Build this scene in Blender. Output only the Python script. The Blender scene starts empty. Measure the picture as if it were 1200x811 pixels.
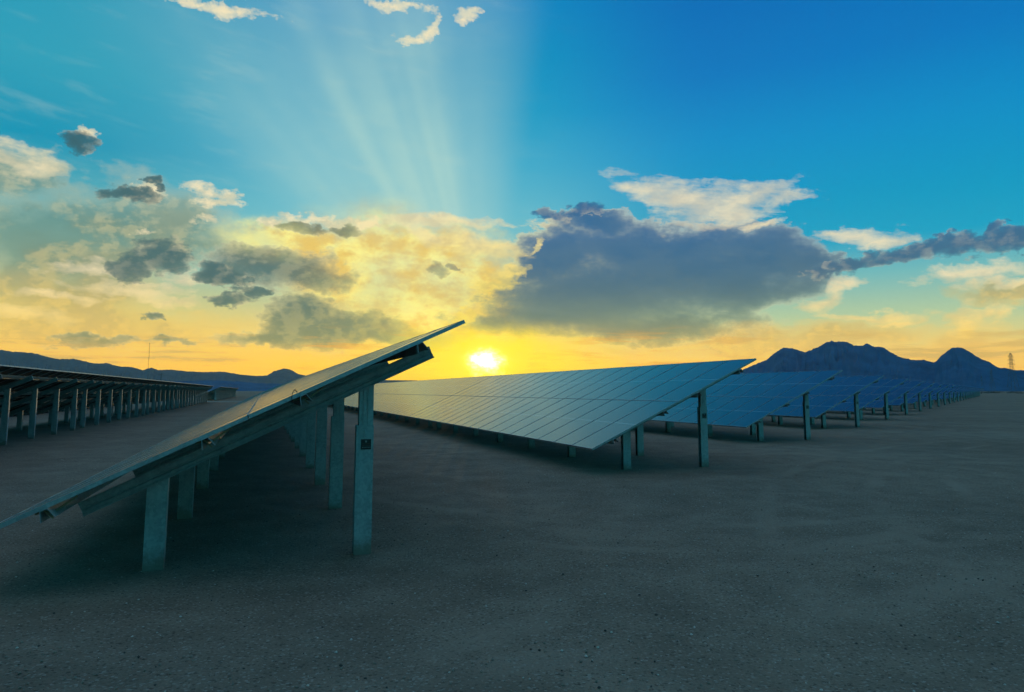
import bpy, math, random
from mathutils import Vector, Matrix
random.seed(7)
R = math.radians
scene = bpy.context.scene
col = scene.collection

# ------------------------------------------------------------------ helpers
def lin(r, g, b):
    def f(c):
        c = c / 255.0
        return c / 12.92 if c <= 0.04045 else ((c + 0.055) / 1.055) ** 2.4
    return (f(r), f(g), f(b), 1.0)

class MB:
    """collects vertices, faces, material slots and uvs of ONE mesh"""
    def __init__(self):
        self.v, self.f, self.m, self.uv = [], [], [], []
    def face(self, pts, mat=0, uv=None):
        b = len(self.v)
        self.v += [tuple(p) for p in pts]
        self.f.append(tuple(range(b, b + len(pts))))
        self.m.append(mat)
        self.uv.append(uv or [(0.0, 0.0)] * len(pts))
    def solid(self, verts, faces, mat=0):
        b = len(self.v)
        self.v += [tuple(p) for p in verts]
        for fc in faces:
            self.f.append(tuple(b + i for i in fc)); self.m.append(mat)
            self.uv.append([(0.0, 0.0)] * len(fc))
    def box(self, c, s, mat=0, rot=None):
        x, y, z = s[0] / 2, s[1] / 2, s[2] / 2
        vs = [Vector((a * x, b_ * y, d * z)) for d in (-1, 1) for b_ in (-1, 1) for a in (-1, 1)]
        if rot is not None: vs = [rot @ q for q in vs]
        vs = [q + Vector(c) for q in vs]
        self.solid(vs, [(0, 2, 3, 1), (4, 5, 7, 6), (0, 1, 5, 4), (2, 6, 7, 3), (0, 4, 6, 2), (1, 3, 7, 5)], mat)
    def extrude(self, prof, o, ax, ay, d, mat=0, cap=None):
        """closed 2D profile (counter-clockwise) placed at o with axes ax, ay, swept by vector d"""
        o, ax, ay, d = Vector(o), Vector(ax), Vector(ay), Vector(d)
        n = len(prof)
        a = [o + ax * p[0] + ay * p[1] for p in prof]
        b = [q + d for q in a]
        base = len(self.v)
        self.v += [tuple(q) for q in a + b]
        for i in range(n):
            j = (i + 1) % n
            self.f.append((base + i, base + j, base + n + j, base + n + i)); self.m.append(mat); self.uv.append([(0.0, 0.0)] * 4)
        c = mat if cap is None else cap
        self.f.append(tuple(base + i for i in reversed(range(n)))); self.m.append(c); self.uv.append([(0.0, 0.0)] * n)
        self.f.append(tuple(base + n + i for i in range(n))); self.m.append(c); self.uv.append([(0.0, 0.0)] * n)
    def bar(self, p0, p1, w, mat=0):
        p0, p1 = Vector(p0), Vector(p1)
        d = p1 - p0
        up = Vector((0, 0, 1)) if abs(d.normalized().z) < 0.95 else Vector((1, 0, 0))
        ax = d.cross(up).normalized(); ay = ax.cross(d).normalized()
        h = w / 2
        self.extrude([(-h, -h), (h, -h), (h, h), (-h, h)], p0, ax, ay, d, mat)
    def cyl(self, p0, p1, r, n=8, mat=0):
        p0, p1 = Vector(p0), Vector(p1)
        d = p1 - p0
        up = Vector((0, 0, 1)) if abs(d.normalized().z) < 0.95 else Vector((1, 0, 0))
        ax = d.cross(up).normalized(); ay = ax.cross(d).normalized()
        self.extrude([(r * math.cos(2 * math.pi * i / n), r * math.sin(2 * math.pi * i / n)) for i in range(n)], p0, ax, ay, d, mat)
    def mesh(self, name, mats):
        me = bpy.data.meshes.new(name)
        me.from_pydata(self.v, [], self.f)
        for m in mats: me.materials.append(m)
        me.polygons.foreach_set('material_index', self.m)
        ul = me.uv_layers.new(name='UVMap')
        flat = []
        for u in self.uv:
            for q in u: flat += [q[0], q[1]]
        ul.data.foreach_set('uv', flat)
        me.update()
        return me
    def build(self, name, mats, parent=None):
        return link(name, self.mesh(name, mats if isinstance(mats, (list, tuple)) else [mats]), parent)

def link(name, data, parent=None, loc=None):
    o = bpy.data.objects.new(name, data)
    col.objects.link(o)
    if parent is not None: o.parent = parent
    if loc is not None: o.location = loc
    return o

def tag(o, label=None, cat=None, group=None, kind=None):
    if label: o['label'] = label
    if cat: o['category'] = cat
    if group: o['group'] = group
    if kind: o['kind'] = kind
    return o

# ------------------------------------------------------------------ materials
class NT:
    """tiny expression layer over a node tree"""
    def __init__(self, tree):
        self.t = tree
    def node(self, ty, **kw):
        n = self.t.nodes.new(ty)
        for k, v in kw.items(): setattr(n, k, v)
        return n
    def put(self, sock, val):
        if hasattr(val, 'is_output'): self.t.links.new(val, sock)
        else: sock.default_value = val
    def m(self, op, a, b=None, c=None, clamp=False):
        n = self.node('ShaderNodeMath', operation=op, use_clamp=clamp)
        self.put(n.inputs[0], a)
        if b is not None: self.put(n.inputs[1], b)
        if c is not None: self.put(n.inputs[2], c)
        return n.outputs[0]
    def add(self, a, b): return self.m('ADD', a, b)
    def sub(self, a, b): return self.m('SUBTRACT', a, b)
    def mul(self, a, b): return self.m('MULTIPLY', a, b)
    def ss(self, x, lo, hi, a=0.0, b=1.0):
        n = self.node('ShaderNodeMapRange', interpolation_type='SMOOTHSTEP')
        self.put(n.inputs['Value'], x); self.put(n.inputs['From Min'], lo); self.put(n.inputs['From Max'], hi)
        self.put(n.inputs['To Min'], a); self.put(n.inputs['To Max'], b)
        return n.outputs['Result']
    def mix(self, f, a, b, blend='MIX'):
        n = self.node('ShaderNodeMix', data_type='RGBA', blend_type=blend)
        n.clamp_factor = True
        self.put(n.inputs[0], f); self.put(n.inputs[6], a); self.put(n.inputs[7], b)
        return n.outputs[2]
    def noise(self, vec, scale, detail=5.0, rough=0.55, dist=0.0, dims='3D'):
        n = self.node('ShaderNodeTexNoise', noise_dimensions=dims)
        if vec is not None: self.put(n.inputs['Vector'], vec)
        n.inputs['Scale'].default_value = scale; n.inputs['Detail'].default_value = detail
        n.inputs['Roughness'].default_value = rough; n.inputs['Distortion'].default_value = dist
        return n
    def ramp(self, f, stops, interp='LINEAR'):
        n = self.node('ShaderNodeValToRGB')
        cr = n.color_ramp; cr.interpolation = interp
        while len(cr.elements) < len(stops): cr.elements.new(0.5)
        for e, (p, c) in zip(cr.elements, stops): e.position = p
        for e, (p, c) in zip(cr.elements, stops): e.position = p; e.color = c
        self.put(n.inputs[0], f)
        return n.outputs[0]
    def xyz(self, x, y, z):
        n = self.node('ShaderNodeCombineXYZ')
        self.put(n.inputs[0], x); self.put(n.inputs[1], y); self.put(n.inputs[2], z)
        return n.outputs[0]
    def sep(self, v):
        n = self.node('ShaderNodeSeparateXYZ'); self.put(n.inputs[0], v)
        return n.outputs
    def sepc(self, c):
        n = self.node('ShaderNodeSeparateColor'); self.put(n.inputs[0], c)
        return n.outputs
    def vm(self, op, a, b=None):
        n = self.node('ShaderNodeVectorMath', operation=op)
        self.put(n.inputs[0], a)
        if b is not None: self.put(n.inputs[1], b)
        return n.outputs['Value'] if op in ('LENGTH', 'DOT_PRODUCT', 'DISTANCE') else n.outputs[0]

def material(name):
    m = bpy.data.materials.new(name); m.use_nodes = True
    t = NT(m.node_tree)
    return m, t, m.node_tree.nodes['Principled BSDF']

def mat_steel(name, base=(0.36, 0.37, 0.36), metallic=0.35, rough=0.48, splash=False):
    m, t, p = material(name)
    tc = t.node('ShaderNodeTexCoord').outputs['Object']
    oi = t.node('ShaderNodeObjectInfo').outputs['Random']
    q = t.vm('ADD', tc, t.xyz(t.mul(oi, 17.0), 0.0, 0.0))
    vo = t.node('ShaderNodeTexVoronoi', feature='F1'); t.put(vo.inputs['Vector'], t.vm('ADD', q, t.vm('MULTIPLY', t.noise(q, 20.0, 2.0).outputs['Color'], (0.03, 0.03, 0.03)))); vo.inputs['Scale'].default_value = 38.0
    sp = t.sepc(vo.outputs['Color'])[0]                      # zinc spangle
    st = t.noise(t.vm('MULTIPLY', q, (7.0, 7.0, 1.6)), 1.0, 5.0, 0.65).outputs['Fac']   # runs and white-rust stains
    bl = t.noise(q, 9.0, 5.0, 0.7).outputs['Fac']
    f = t.add(t.mul(sp, 0.22), t.add(t.mul(st, 0.62), t.mul(bl, 0.42)))
    c = t.ramp(f, [(0.36, (base[0] * .68, base[1] * .68, base[2] * .68, 1)), (0.62, base + (1,)), (0.86, (base[0] * 1.3, base[1] * 1.3, base[2] * 1.29, 1))])
    if splash:
        z = t.sep(tc)[2]
        mud = t.ss(t.add(z, t.mul(t.sub(bl, 0.5), 0.35)), 0.20, -0.02, 0.0, 0.8)
        c = t.mix(mud, c, (0.20, 0.135, 0.09, 1))
    t.put(p.inputs['Base Color'], c)
    p.inputs['Metallic'].default_value = metallic
    t.put(p.inputs['Roughness'], t.add(rough - .12, t.mul(f, 0.26)))
    return m

def mat_plain(name, c, rough=0.6, metallic=0.0):
    m, t, p = material(name)
    tc = t.node('ShaderNodeTexCoord').outputs['Object']
    n = t.noise(tc, 9.0, 4.0).outputs['Fac']
    t.put(p.inputs['Base Color'], t.ramp(n, [(0.3, (c[0] * .8, c[1] * .8, c[2] * .8, 1)), (0.7, (c[0] * 1.15, c[1] * 1.15, c[2] * 1.15, 1))]))
    p.inputs['Roughness'].default_value = rough; p.inputs['Metallic'].default_value = metallic
    return m

def mat_glass():
    m, t, p = material('solar_glass')
    uv = t.node('ShaderNodeUVMap').outputs[0]
    x, y, _ = t.sep(uv)
    # half-cut cell layout: 6 x (12 + 12) cells, pale strip across the middle of the module
    mid = t.ss(t.m('ABSOLUTE', t.sub(y, 0.5)), 0.0045, 0.0075, 1.0, 0.0)
    cx = t.m('ABSOLUTE', t.sub(t.m('FRACT', t.mul(x, 6.0)), 0.5))
    cy = t.m('ABSOLUTE', t.sub(t.m('FRACT', t.mul(y, 24.0)), 0.5))
    gl = t.m('MAXIMUM', t.ss(cx, 0.482, 0.492), t.ss(cy, 0.478, 0.49))
    oi = t.node('ShaderNodeObjectInfo').outputs['Random']
    cell = t.mix(t.mul(oi, 0.6), (0.006, 0.011, 0.022, 1), (0.009, 0.017, 0.032, 1))
    c = t.mix(t.mul(gl, 0.2), cell, (0.06, 0.08, 0.10, 1))
    c = t.mix(mid, c, (0.26, 0.28, 0.29, 1))
    tc = t.node('ShaderNodeTexCoord').outputs['Object']
    dust = t.noise(t.vm('ADD', tc, t.xyz(t.mul(oi, 31.0), 0.0, 0.0)), 1.7, 5.0, 0.65).outputs['Fac']
    film = t.add(t.ss(dust, 0.42, 0.75, 0.0, 0.07), t.ss(t.add(y, t.mul(t.sub(dust, 0.5), 0.05)), 0.045, 0.0, 0.0, 0.16))
    c = t.mix(film, c, (0.34, 0.27, 0.20, 1))
    t.put(p.inputs['Base Color'], c)
    t.put(p.inputs['Roughness'], t.add(0.05, t.mul(dust, 0.16)))
    p.inputs['IOR'].default_value = GLASS_IOR
    p.inputs['Sheen Weight'].default_value = 0.22; p.inputs['Sheen Roughness'].default_value = 0.35   # fine dust on the glass
    p.inputs['Sheen Tint'].default_value = (0.9, 0.88, 0.84, 1)
    return m
GLASS_IOR = 1.68

M = {}
M['steel'] = mat_steel('galvanised_steel', splash=True)
M['steel_worn'] = mat_steel('galvanised_steel_worn', (0.32, 0.33, 0.32), 0.3, 0.55)
M['alu'] = mat_steel('anodised_aluminium', (0.34, 0.35, 0.36), 0.6, 0.38)
M['glass'] = mat_glass()
M['back'] = mat_plain('module_backsheet', (0.010, 0.010, 0.011), 0.6)
M['hollow'] = mat_plain('hollow_profile_end', (0.012, 0.011, 0.01), 0.9)
M['plate'] = mat_plain('black_sign_plate', (0.012, 0.01, 0.01), 0.35)
M['ink'] = mat_plain('sign_ink_pale', (0.32, 0.29, 0.26), 0.6)
M['ink_red'] = mat_plain('sign_ink_red', (0.16, 0.05, 0.035), 0.6)
M['cable'] = mat_plain('black_cable', (0.012, 0.012, 0.012), 0.5)
M['clamp'] = mat_plain('orange_lit_clamp', (0.30, 0.21, 0.12), 0.7)  # orange light of the low sun is put into the base colour
M['mast'] = mat_plain('mast_steel', (0.16, 0.16, 0.16), 0.7)

# ------------------------------------------------------------------ solar table kit
# local axes of a table: +Y runs along the row, +X is the high side; origin at the base of the first tall post
TILT = R(24.8)
CT, ST = math.cos(TILT), math.sin(TILT)
SLOPE = Vector((CT, 0, ST)); NRM = Vector((-ST, 0, CT))
XL, ZL, XH, ZH = -3.238, 0.529, 0.871, 2.427        # low and high edge of the glass plane
LS = 4.526
SP, NP, OV = 2.951, 7, 0.888                        # post spacing, posts per side, end overhang
TL = SP * (NP - 1) + 2 * OV
NM = 19
PW = TL / NM
MW, ML, MT = PW - 0.022, 2.256, 0.038
SHORT = -1.995
LOW = Vector((XL, 0, ZL))
def onplane(s, y, h=0.0):
    return LOW + SLOPE * s + NRM * h + Vector((0, y, 0))
PUR_H, RAF_H = 0.092, 0.138
PUR_S = (0.53, 1.86, 2.78, 4.00)
RAF_A, RAF_B = (-2.71 - XL) / CT, (0.62 - XL) / CT

def c_profile(w, d, th, lip):
    """C section opening to -x: w wide in x, d deep in y (counter-clockwise)"""
    h = d / 2
    return [(w / 2, -h), (w / 2, h), (-w / 2, h), (-w / 2, h - lip), (-w / 2 + th, h - lip), (-w / 2 + th, h - th), (w / 2 - th, h - th),
            (w / 2 - th, -h + th), (-w / 2 + th, -h + th), (-w / 2 + th, -h + lip), (-w / 2, -h + lip), (-w / 2, -h)]

def pile_mb(top, mb=None, at=(0, 0)):
    mb = mb or MB()
    mb.extrude(c_profile(0.185, 0.12, 0.007, 0.022), (at[0], at[1], -0.25), (1, 0, 0), (0, 1, 0), (0, 0, top + 0.25))
    return mb
def riser_mb(mb=None, at=(0, 0)):
    mb = mb or MB()
    z0, z1 = 1.12, 1.82
    mb.extrude(c_profile(0.152, 0.106, 0.006, 0.02), (at[0] + 0.0095, at[1], z0), (1, 0, 0), (0, 1, 0), (0, 0, z1 - z0))
    for dx in (-0.018, 0.030):
        mb.box((at[0] + dx, at[1] - 0.0575, 1.56), (0.014, 0.009, 0.44))
    return mb
def bolts(mb, x, zs):
    for z in zs:
        mb.cyl((x, -0.060, z), (x, -0.068, z), 0.014, 12, 0)
        mb.cyl((x, -0.068, z), (x, -0.078, z), 0.009, 6, 0)

def rafter_mb(y=0.0, mb=None):
    mb = mb or MB()
    prof = [(-0.082, 0.0), (-0.062, 0.0), (0.0, 0.0), (0.0, RAF_H), (-0.07, RAF_H), (-0.07, RAF_H - 0.014), (-0.062, RAF_H - 0.018), (-0.062, 0.078), (-0.050, 0.072), (-0.050, 0.058),
            (-0.062, 0.052), (-0.062, 0.016), (-0.082, 0.014)]
    o = onplane(RAF_A, y - 0.0625, -(MT + PUR_H + RAF_H))
    # profile axes: x -> world y, y -> plane normal, swept along the slope
    mb.extrude(prof, o, (0, 1, 0), NRM, SLOPE * (RAF_B - RAF_A))
    # cleats that carry the purlins
    for s in PUR_S:
        if RAF_A < s < RAF_B:
            c = onplane(s + 0.062, y - 0.095, -(MT + 0.048))
            mb.box(c, (0.006, 0.05, 0.09), 0, Matrix.Rotation(-TILT, 3, 'Y'))
    for s in (RAF_A + 0.75, RAF_A + 2.95):
        c = onplane(s, y - 0.1245, -(MT + PUR_H + RAF_H) + 0.04)
        mb.cyl(c, c + Vector((0, -0.012, 0)), 0.011, 6)
    return mb

def purlin_mb(s, mb=None):
    mb = mb or MB()
    o = onplane(s, -OV - 0.025, -(MT + PUR_H))
    w_ = 0.004
    mb.extrude([(-0.058, 0.0), (-0.03, PUR_H), (0.03, PUR_H), (0.058, 0.0), (0.058 - w_, 0.0), (0.03 - w_, PUR_H - w_), (-0.03 + w_, PUR_H - w_), (-0.058 + w_, 0.0)], o, SLOPE, NRM, Vector((0, TL + 0.05, 0)), 0, 0)
    return mb

def frame_geo(mb, o, mat):
    """aluminium ring of one module, o = centre of its glass plane"""
    hx, hy = ML / 2, MW / 2      # hx along the slope, hy along the row
    L = 0.011
    def P(a, b, h): return o + SLOPE * a + Vector((0, b, 0)) + NRM * h
    def ring(x, y, h): return [P(-x, -y, h), P(x, -y, h), P(x, y, h), P(-x, y, h)]
    ot, it, ig = ring(hx, hy, 0.0), ring(hx - L, hy - L, 0.0), ring(hx - L, hy - L, -0.004)
    ob, ib = ring(hx, hy, -MT), ring(hx - 0.028, hy - 0.028, -MT)
    for i in range(4):
        j = (i + 1) % 4
        mb.face([ot[i], ot[j], it[j], it[i]], mat)
        mb.face([it[i], it[j], ig[j], ig[i]], mat)
        mb.face([ob[i], ob[j], ot[j], ot[i]], mat)
        mb.face([ib[i], ib[j], ob[j], ob[i]], mat)
def glass_geo(mb, o, mg, mback):
    hx, hy = ML / 2 - 0.0115, MW / 2 - 0.0115
    def P(a, b, h): return o + SLOPE * a + Vector((0, b, 0)) + NRM * h
    mb.face([P(-hx, -hy, -0.003), P(hx, -hy, -0.003), P(hx, hy, -0.003), P(-hx, hy, -0.003)], mg, [(0, 0), (0, 1), (1, 1), (1, 0)])
    mb.face([P(-hx, hy, -0.010), P(hx, hy, -0.010), P(hx, -hy, -0.010), P(-hx, -hy, -0.010)], mback)
def module_pos(i, r):
    return onplane((LS - 2 * ML - 0.010) / 2 + ML / 2 + r * (ML + 0.010), -OV + PW * (i + 0.5))

SH = {}
def shared():
    O = Vector((0, 0, 0))
    mb = MB(); glass_geo(mb, O, 0, 1); SH['module'] = mb.mesh('module', [M['glass'], M['back']])
    mb = MB(); frame_geo(mb, O, 0); SH['frame'] = mb.mesh('frame', [M['alu']])
    mb = pile_mb(1.33); bolts(mb, 0.0, (1.27, 1.215)); SH['tall_pile'] = mb.mesh('post', [M['steel']])
    mb = riser_mb(); mb.cyl((-0.03, -0.055, 1.40), (-0.03, -0.064, 1.40), 0.011, 6); SH['riser'] = mb.mesh('post_extension', [M['steel']])
    SH['short_pile'] = pile_mb(0.88).mesh('post', [M['steel']])
    mb = riser_mb(pile_mb(1.33)); SH['tall_post'] = mb.mesh('post', [M['steel']])
    SH['rafter'] = rafter_mb().mesh('rafter', [M['steel_worn']])
    for k, s in enumerate(PUR_S): SH['purlin%d' % k] = purlin_mb(s).mesh('purlin', [M['steel_worn'], M['hollow']])
    mb = MB()
    for i in range(NM):
        for r in (0, 1):
            o = module_pos(i, r); glass_geo(mb, o, 0, 1); frame_geo(mb, o, 2)
    SH['panel'] = mb.mesh('panel_surface', [M['glass'], M['back'], M['alu']])
    # complete table for the far distance
    mb2 = MB(); mb2.v, mb2.f, mb2.m, mb2.uv = list(mb.v), list(mb.f), list(mb.m), list(mb.uv)
    st = MB()
    for k in range(NP):
        pile_mb(1.33, st, (0, k * SP)); riser_mb(st, (0, k * SP)); pile_mb(0.86, st, (SHORT, k * SP)); rafter_mb(k * SP, st)
    for s in PUR_S: purlin_mb(s, st)
    b = len(mb2.v); mb2.v += st.v
    mb2.f += [tuple(b + i for i in q) for q in st.f]; mb2.m += [3] * len(st.f); mb2.uv += st.uv
    SH['far_table'] = mb2.mesh('solar_table', [M['glass'], M['back'], M['alu'], M['steel']])
shared()

AL = R(19.203)
DV = Vector((-math.sin(AL), math.cos(AL), 0)); NV = Vector((math.cos(AL), math.sin(AL), 0))
def place(p, s): return NV * p + DV * s

GROUP = 'fixed-tilt solar tables standing in parallel rows'
def table_full(p, s, label, sign=False, wear=None):
    root = link('solar_table', None, None, place(p, s)); root.rotation_euler = (0, 0, AL); root.empty_display_size = 0.3
    tag(root, label, 'solar array', GROUP)
    for k in range(NP):
        a = link('post', SH['tall_pile'], root, (0, k * SP, 0)); link('post_extension', SH['riser'], a)
        if k == 0 and sign: sign_plate(a)
        link('post', SH['short_pile'], root, (SHORT, k * SP, 0))
        link('rafter', SH['rafter'], root, (0, k * SP, 0))
    for k in range(4): link('purlin', SH['purlin%d' % k], root)
    rn = random.Random(int(p * 10 + s))
    for i in range(NM):
        for r in (0, 1):
            g = link('module', SH['module'], root, module_pos(i, r))
            # modules never sit perfectly in one plane: a few minutes of arc each
            g.rotation_euler = (R(rn.gauss(0, 0.05)), R(rn.gauss(0, 0.05)), 0)
            link('frame', SH['frame'], g)
    return root
def table_mid(p, s, label):
    root = link('solar_table', None, None, place(p, s)); root.rotation_euler = (0, 0, AL); root.empty_display_size = 0.3
    tag(root, label, 'solar array', GROUP)
    for k in range(NP):
        link('post', SH['tall_post'], root, (0, k * SP, 0)); link('post', SH['short_pile'], root, (SHORT, k * SP, 0))
        link('rafter', SH['rafter'], root, (0, k * SP, 0))
    for k in range(4): link('purlin', SH['purlin%d' % k], root)
    link('panel_surface', SH['panel'], root)
    return root
def table_far(p, s, label):
    o = link('solar_table', SH['far_table'], None, place(p, s)); o.rotation_euler = (0, 0, AL)
    return tag(o, label, 'solar array', GROUP)

def sign_plate(post):
    mb = MB()
    y = -0.0625
    mb.box((0.012, y, 1.128), (0.108, 0.004, 0.108), 0)
    yf = y - 0.003
    # small pale emblem (a drop over a short stem) and rows of tiny lettering too small to read
    mb.solid([(0.012 - 0.012, yf, 1.168), (0.012 + 0.012, yf, 1.168), (0.012 + 0.006, yf, 1.150), (0.012, yf, 1.146), (0.012 - 0.006, yf, 1.150)], [(0, 4, 3, 2, 1)], 1)
    rn = random.Random(3)
    for z in (1.130, 1.112, 1.094):
        x = -0.030
        while x < 0.052:
            w = rn.uniform(0.006, 0.014)
            mb.solid([(x, yf, z), (x + w, yf, z), (x + w, yf, z + 0.007), (x, yf, z + 0.007)], [(0, 1, 2, 3)], 2 if z > 1.10 else 1)
            x += w + 0.005
    return mb.build('sign', [M['plate'], M['ink'], M['ink_red']], post)

P0, S0, DP, DS = 1.056, 7.906, 8.548, 6.304
PITCH = TL + 0.06
# --- the near row (row 1), running away from the viewer
near = table_full(P0, S0, 'near solar table seen end-on, its raised high edge tip standing against the clouds', sign=True)
# loose cable loop over the near end frame and clamps under it, sunlit orange in their colour
mb = MB()
pts = [onplane(2.66, -OV - 0.02, -0.07), onplane(2.68, -OV - 0.03, -0.01), onplane(2.71, -OV - 0.015, 0.030), onplane(2.735, -OV + 0.02, 0.040), onplane(2.745, -OV + 0.035, 0.004)]
for a, b in zip(pts, pts[1:]): mb.cyl(a, b, 0.004, 6)
mb.build('cable', M['cable'], near)
for s in PUR_S[:3]:
    mb = MB()
    c = onplane(s + 0.05, -OV + 0.12, -MT - 0.05)
    mb.bar(c, onplane(s - 0.10, -OV + 0.10, -MT - 0.004), 0.02)
    mb.bar(c, onplane(s + 0.22, -OV + 0.16, -MT - 0.012), 0.016)
    mb.bar(onplane(s - 0.02, -OV + 0.05, -MT - 0.004), onplane(s + 0.02, -OV + 0.06, -MT - 0.10), 0.014)
    mb.build('clamp', M['clamp'], near)
table_mid(P0, S0 + PITCH, 'solar table end to end behind the near end-on table, mostly hidden by it')
for k in range(2, 5):
    table_far(P0, S0 + PITCH * k, 'far solar table in line behind the near end-on table, nearly hidden by it')
# --- row 2, its glass face turned to the viewer
table_full(P0 + DP, S0 + DS, 'broad blue-green solar table in mid picture ending at a tall post with black sign', sign=True)
table_full(P0 + DP, S0 + DS + PITCH, 'golden-lit solar table under the sun, just past the dark seam in its row')
table_mid(P0 + DP, S0 + DS + PITCH * 2, 'pale far solar table seen just behind the near upright posts')
for k in range(3, 5): table_far(P0 + DP, S0 + DS + PITCH * k, 'distant end of the row with the golden-lit table, behind the near posts')
# --- rows 3 and on, their ends stepping away towards the blue mountains
ORD = {2: 'third', 3: 'fourth', 4: 'fifth', 5: 'sixth', 6: 'seventh', 7: 'eighth'}
table_full(P0 + 2 * DP, S0 + 2 * DS, 'deep blue solar table directly behind the broad blue-green one, below the left mountain peak', sign=True)
table_full(P0 + 3 * DP, S0 + 3 * DS, 'blue solar table fourth from the near end-on one in the stepped line of row ends', sign=True)
for r in range(4, 9):
    nm = {4: 'fifth', 5: 'sixth', 6: 'seventh', 7: 'eighth', 8: 'ninth'}[r]
    table_mid(P0 + r * DP, S0 + r * DS, 'small blue solar table, %s row end counted from the near end-on table' % nm)
for r in range(9, 26):
    table_far(P0 + r * DP, S0 + r * DS, 'tiny far solar table at the vanishing end of the stepped rows under the mountains')
for r in (2, 3):
    table_far(P0 + r * DP, S0 + r * DS + PITCH, 'solar table hidden behind the broad blue-green table, glimpsed under its low edge')
# --- the rows to the left, seen from their high back side
PL, SL = -7.80, -0.35
LL = ['dark solar table at the left picture edge, seen from its high back side',
      'dark backlit solar table second in the left row, after the table at the picture edge',
      'dark backlit solar table third in the left row, its first rafter catching light',
      'dark solar table fourth in the left row seen from behind',
      'dark solar table fifth in the left row seen from behind',
      'last dark solar table of the left row, before the gap with the pale track']
for k in range(6):
    (table_full if k in (1, 2) else table_mid)(PL, SL - 0.89 + PITCH * k, LL[k])
for k in range(5):
    table_far(PL, 134.5 + PITCH * k, 'small far solar table beyond the gap at the end of the left row')
for k in range(1, 5):
    table_far(PL - 8.5, SL - 7.0 + PITCH * k, 'solar table in deep shade behind the left row, glimpsed between its posts')

# ------------------------------------------------------------------ ground
def mat_ground():
    m, t, p = material('gravel_ground')
    g = t.node('ShaderNodeNewGeometry').outputs['Position']
    big = t.noise(g, 0.16, 4.0, 0.6).outputs['Fac']
    med = t.noise(g, 1.3, 5.0, 0.62).outputs['Fac']
    fine = t.noise(g, 46.0, 4.0, 0.75).outputs['Fac']
    grit = t.node('ShaderNodeTexVoronoi', feature='F1'); t.put(grit.inputs['Vector'], g); grit.inputs['Scale'].default_value = 62.0
    gc = t.sep(grit.outputs['Color'])[0]
    f = t.add(t.add(t.mul(big, 0.42), t.mul(med, 0.40)), t.mul(fine, 0.52))
    f = t.sub(f, 0.05)
    c = t.ramp(f, [(0.40, (0.165, 0.118, 0.080, 1)), (0.60, (0.265, 0.190, 0.132, 1)), (0.80, (0.40, 0.295, 0.205, 1))])
    c = t.mix(t.ss(gc, 0.90, 0.97, 0.0, 0.55), c, (0.50, 0.42, 0.34, 1))
    c = t.mix(t.ss(gc, 0.10, 0.03, 0.0, 0.6), c, (0.06, 0.045, 0.034, 1))
    # wheel tracks: long arcs of compacted, finer and slightly paler dirt
    x, y, _ = t.sep(g)
    wob = t.mul(t.sub(med, 0.5), 0.55)
    tr = None
    for (ox, oy, rad, w) in ((13.5, -8.0, 19.0, 0.16), (13.5, -8.0, 17.4, 0.16), (-9.0, 30.0, 28.5, 0.15), (-9.0, 30.0, 26.9, 0.15), (30.0, 1.0, 28.0, 0.14), (30.0, 1.0, 26.4, 0.14), (2.5, 15.5, 7.6, 0.12), (2.5, 15.5, 6.1, 0.12)):
        d = t.vm('LENGTH', t.xyz(t.sub(x, ox), t.sub(y, oy), 0.0))
        e = t.ss(t.m('ABSOLUTE', t.add(t.sub(d, rad), wob)), w * 0.5, w * 1.6, 1.0, 0.0)
        tr = e if tr is None else t.m('MAXIMUM', tr, e)
    tr = t.mul(tr, t.ss(t.noise(g, 0.35, 3.0).outputs['Fac'], 0.42, 0.62))
    c = t.mix(t.mul(tr, 0.40), c, (0.42, 0.31, 0.22, 1))
    t.put(p.inputs['Base Color'], c)
    p.inputs['Roughness'].default_value = 0.95
    p.inputs['Specular IOR Level'].default_value = 0.15
    h = t.add(t.add(t.mul(fine, 0.6), t.mul(med, 1.2)), t.add(t.mul(t.sub(1.0, grit.outputs['Distance']), 0.55), t.mul(tr, -0.5)))
    b = t.node('ShaderNodeBump'); b.inputs['Strength'].default_value = 0.55; b.inputs['Distance'].default_value = 0.022
    t.put(b.inputs['Height'], h); t.put(p.inputs['Normal'], b.outputs[0])
    return m
M['ground'] = mat_ground()
def ground():
    mb = MB()
    xs = [-14400, -3000, -400, -60, -20] + [-20 + 1.0 * i for i in range(1, 40)] + [20, 60, 400, 3000, 14400]
    ys = [-8800, -400, -20, 0] + [0 + 1.0 * i for i in range(1, 40)] + [40, 70, 120, 400, 3000, 13500]
    rn = random.Random(5)
    from mathutils import noise
    idx = {}
    for j, y in enumerate(ys):
        for i, x in enumerate(xs):
            z = 0.0
            if -20 < x < 20 and 0 < y < 40:
                z = 0.045 * noise.noise(Vector((x * 0.35, y * 0.35, 2.0))) - 0.012
            idx[i, j] = len(mb.v); mb.v.append((x, y, z))
    for j in range(len(ys) - 1):
        for i in range(len(xs) - 1):
            mb.f.append((idx[i, j], idx[i + 1, j], idx[i + 1, j + 1], idx[i, j + 1])); mb.m.append(0); mb.uv.append([(0, 0)] * 4)
    o = mb.build('ground', M['ground'])
    for q in o.data.polygons: q.use_smooth = True
    tag(o, 'dark grey-brown gravel ground of the desert solar field', kind='structure')
ground()

# pale service track crossing the gap at the end of the left row
M['track'] = mat_plain('pale_gravel', (0.30, 0.28, 0.25), 0.95)
mb = MB()
a = [place(-60, 121.0), place(8, 121.0), place(8, 126.0), place(-60, 126.0)]
mb.face([Vector((q.x, q.y, 0.006)) for q in a])
tag(mb.build('gravel_track', M['track']), 'pale gravel service track across the gap in the left row', kind='structure')

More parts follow.
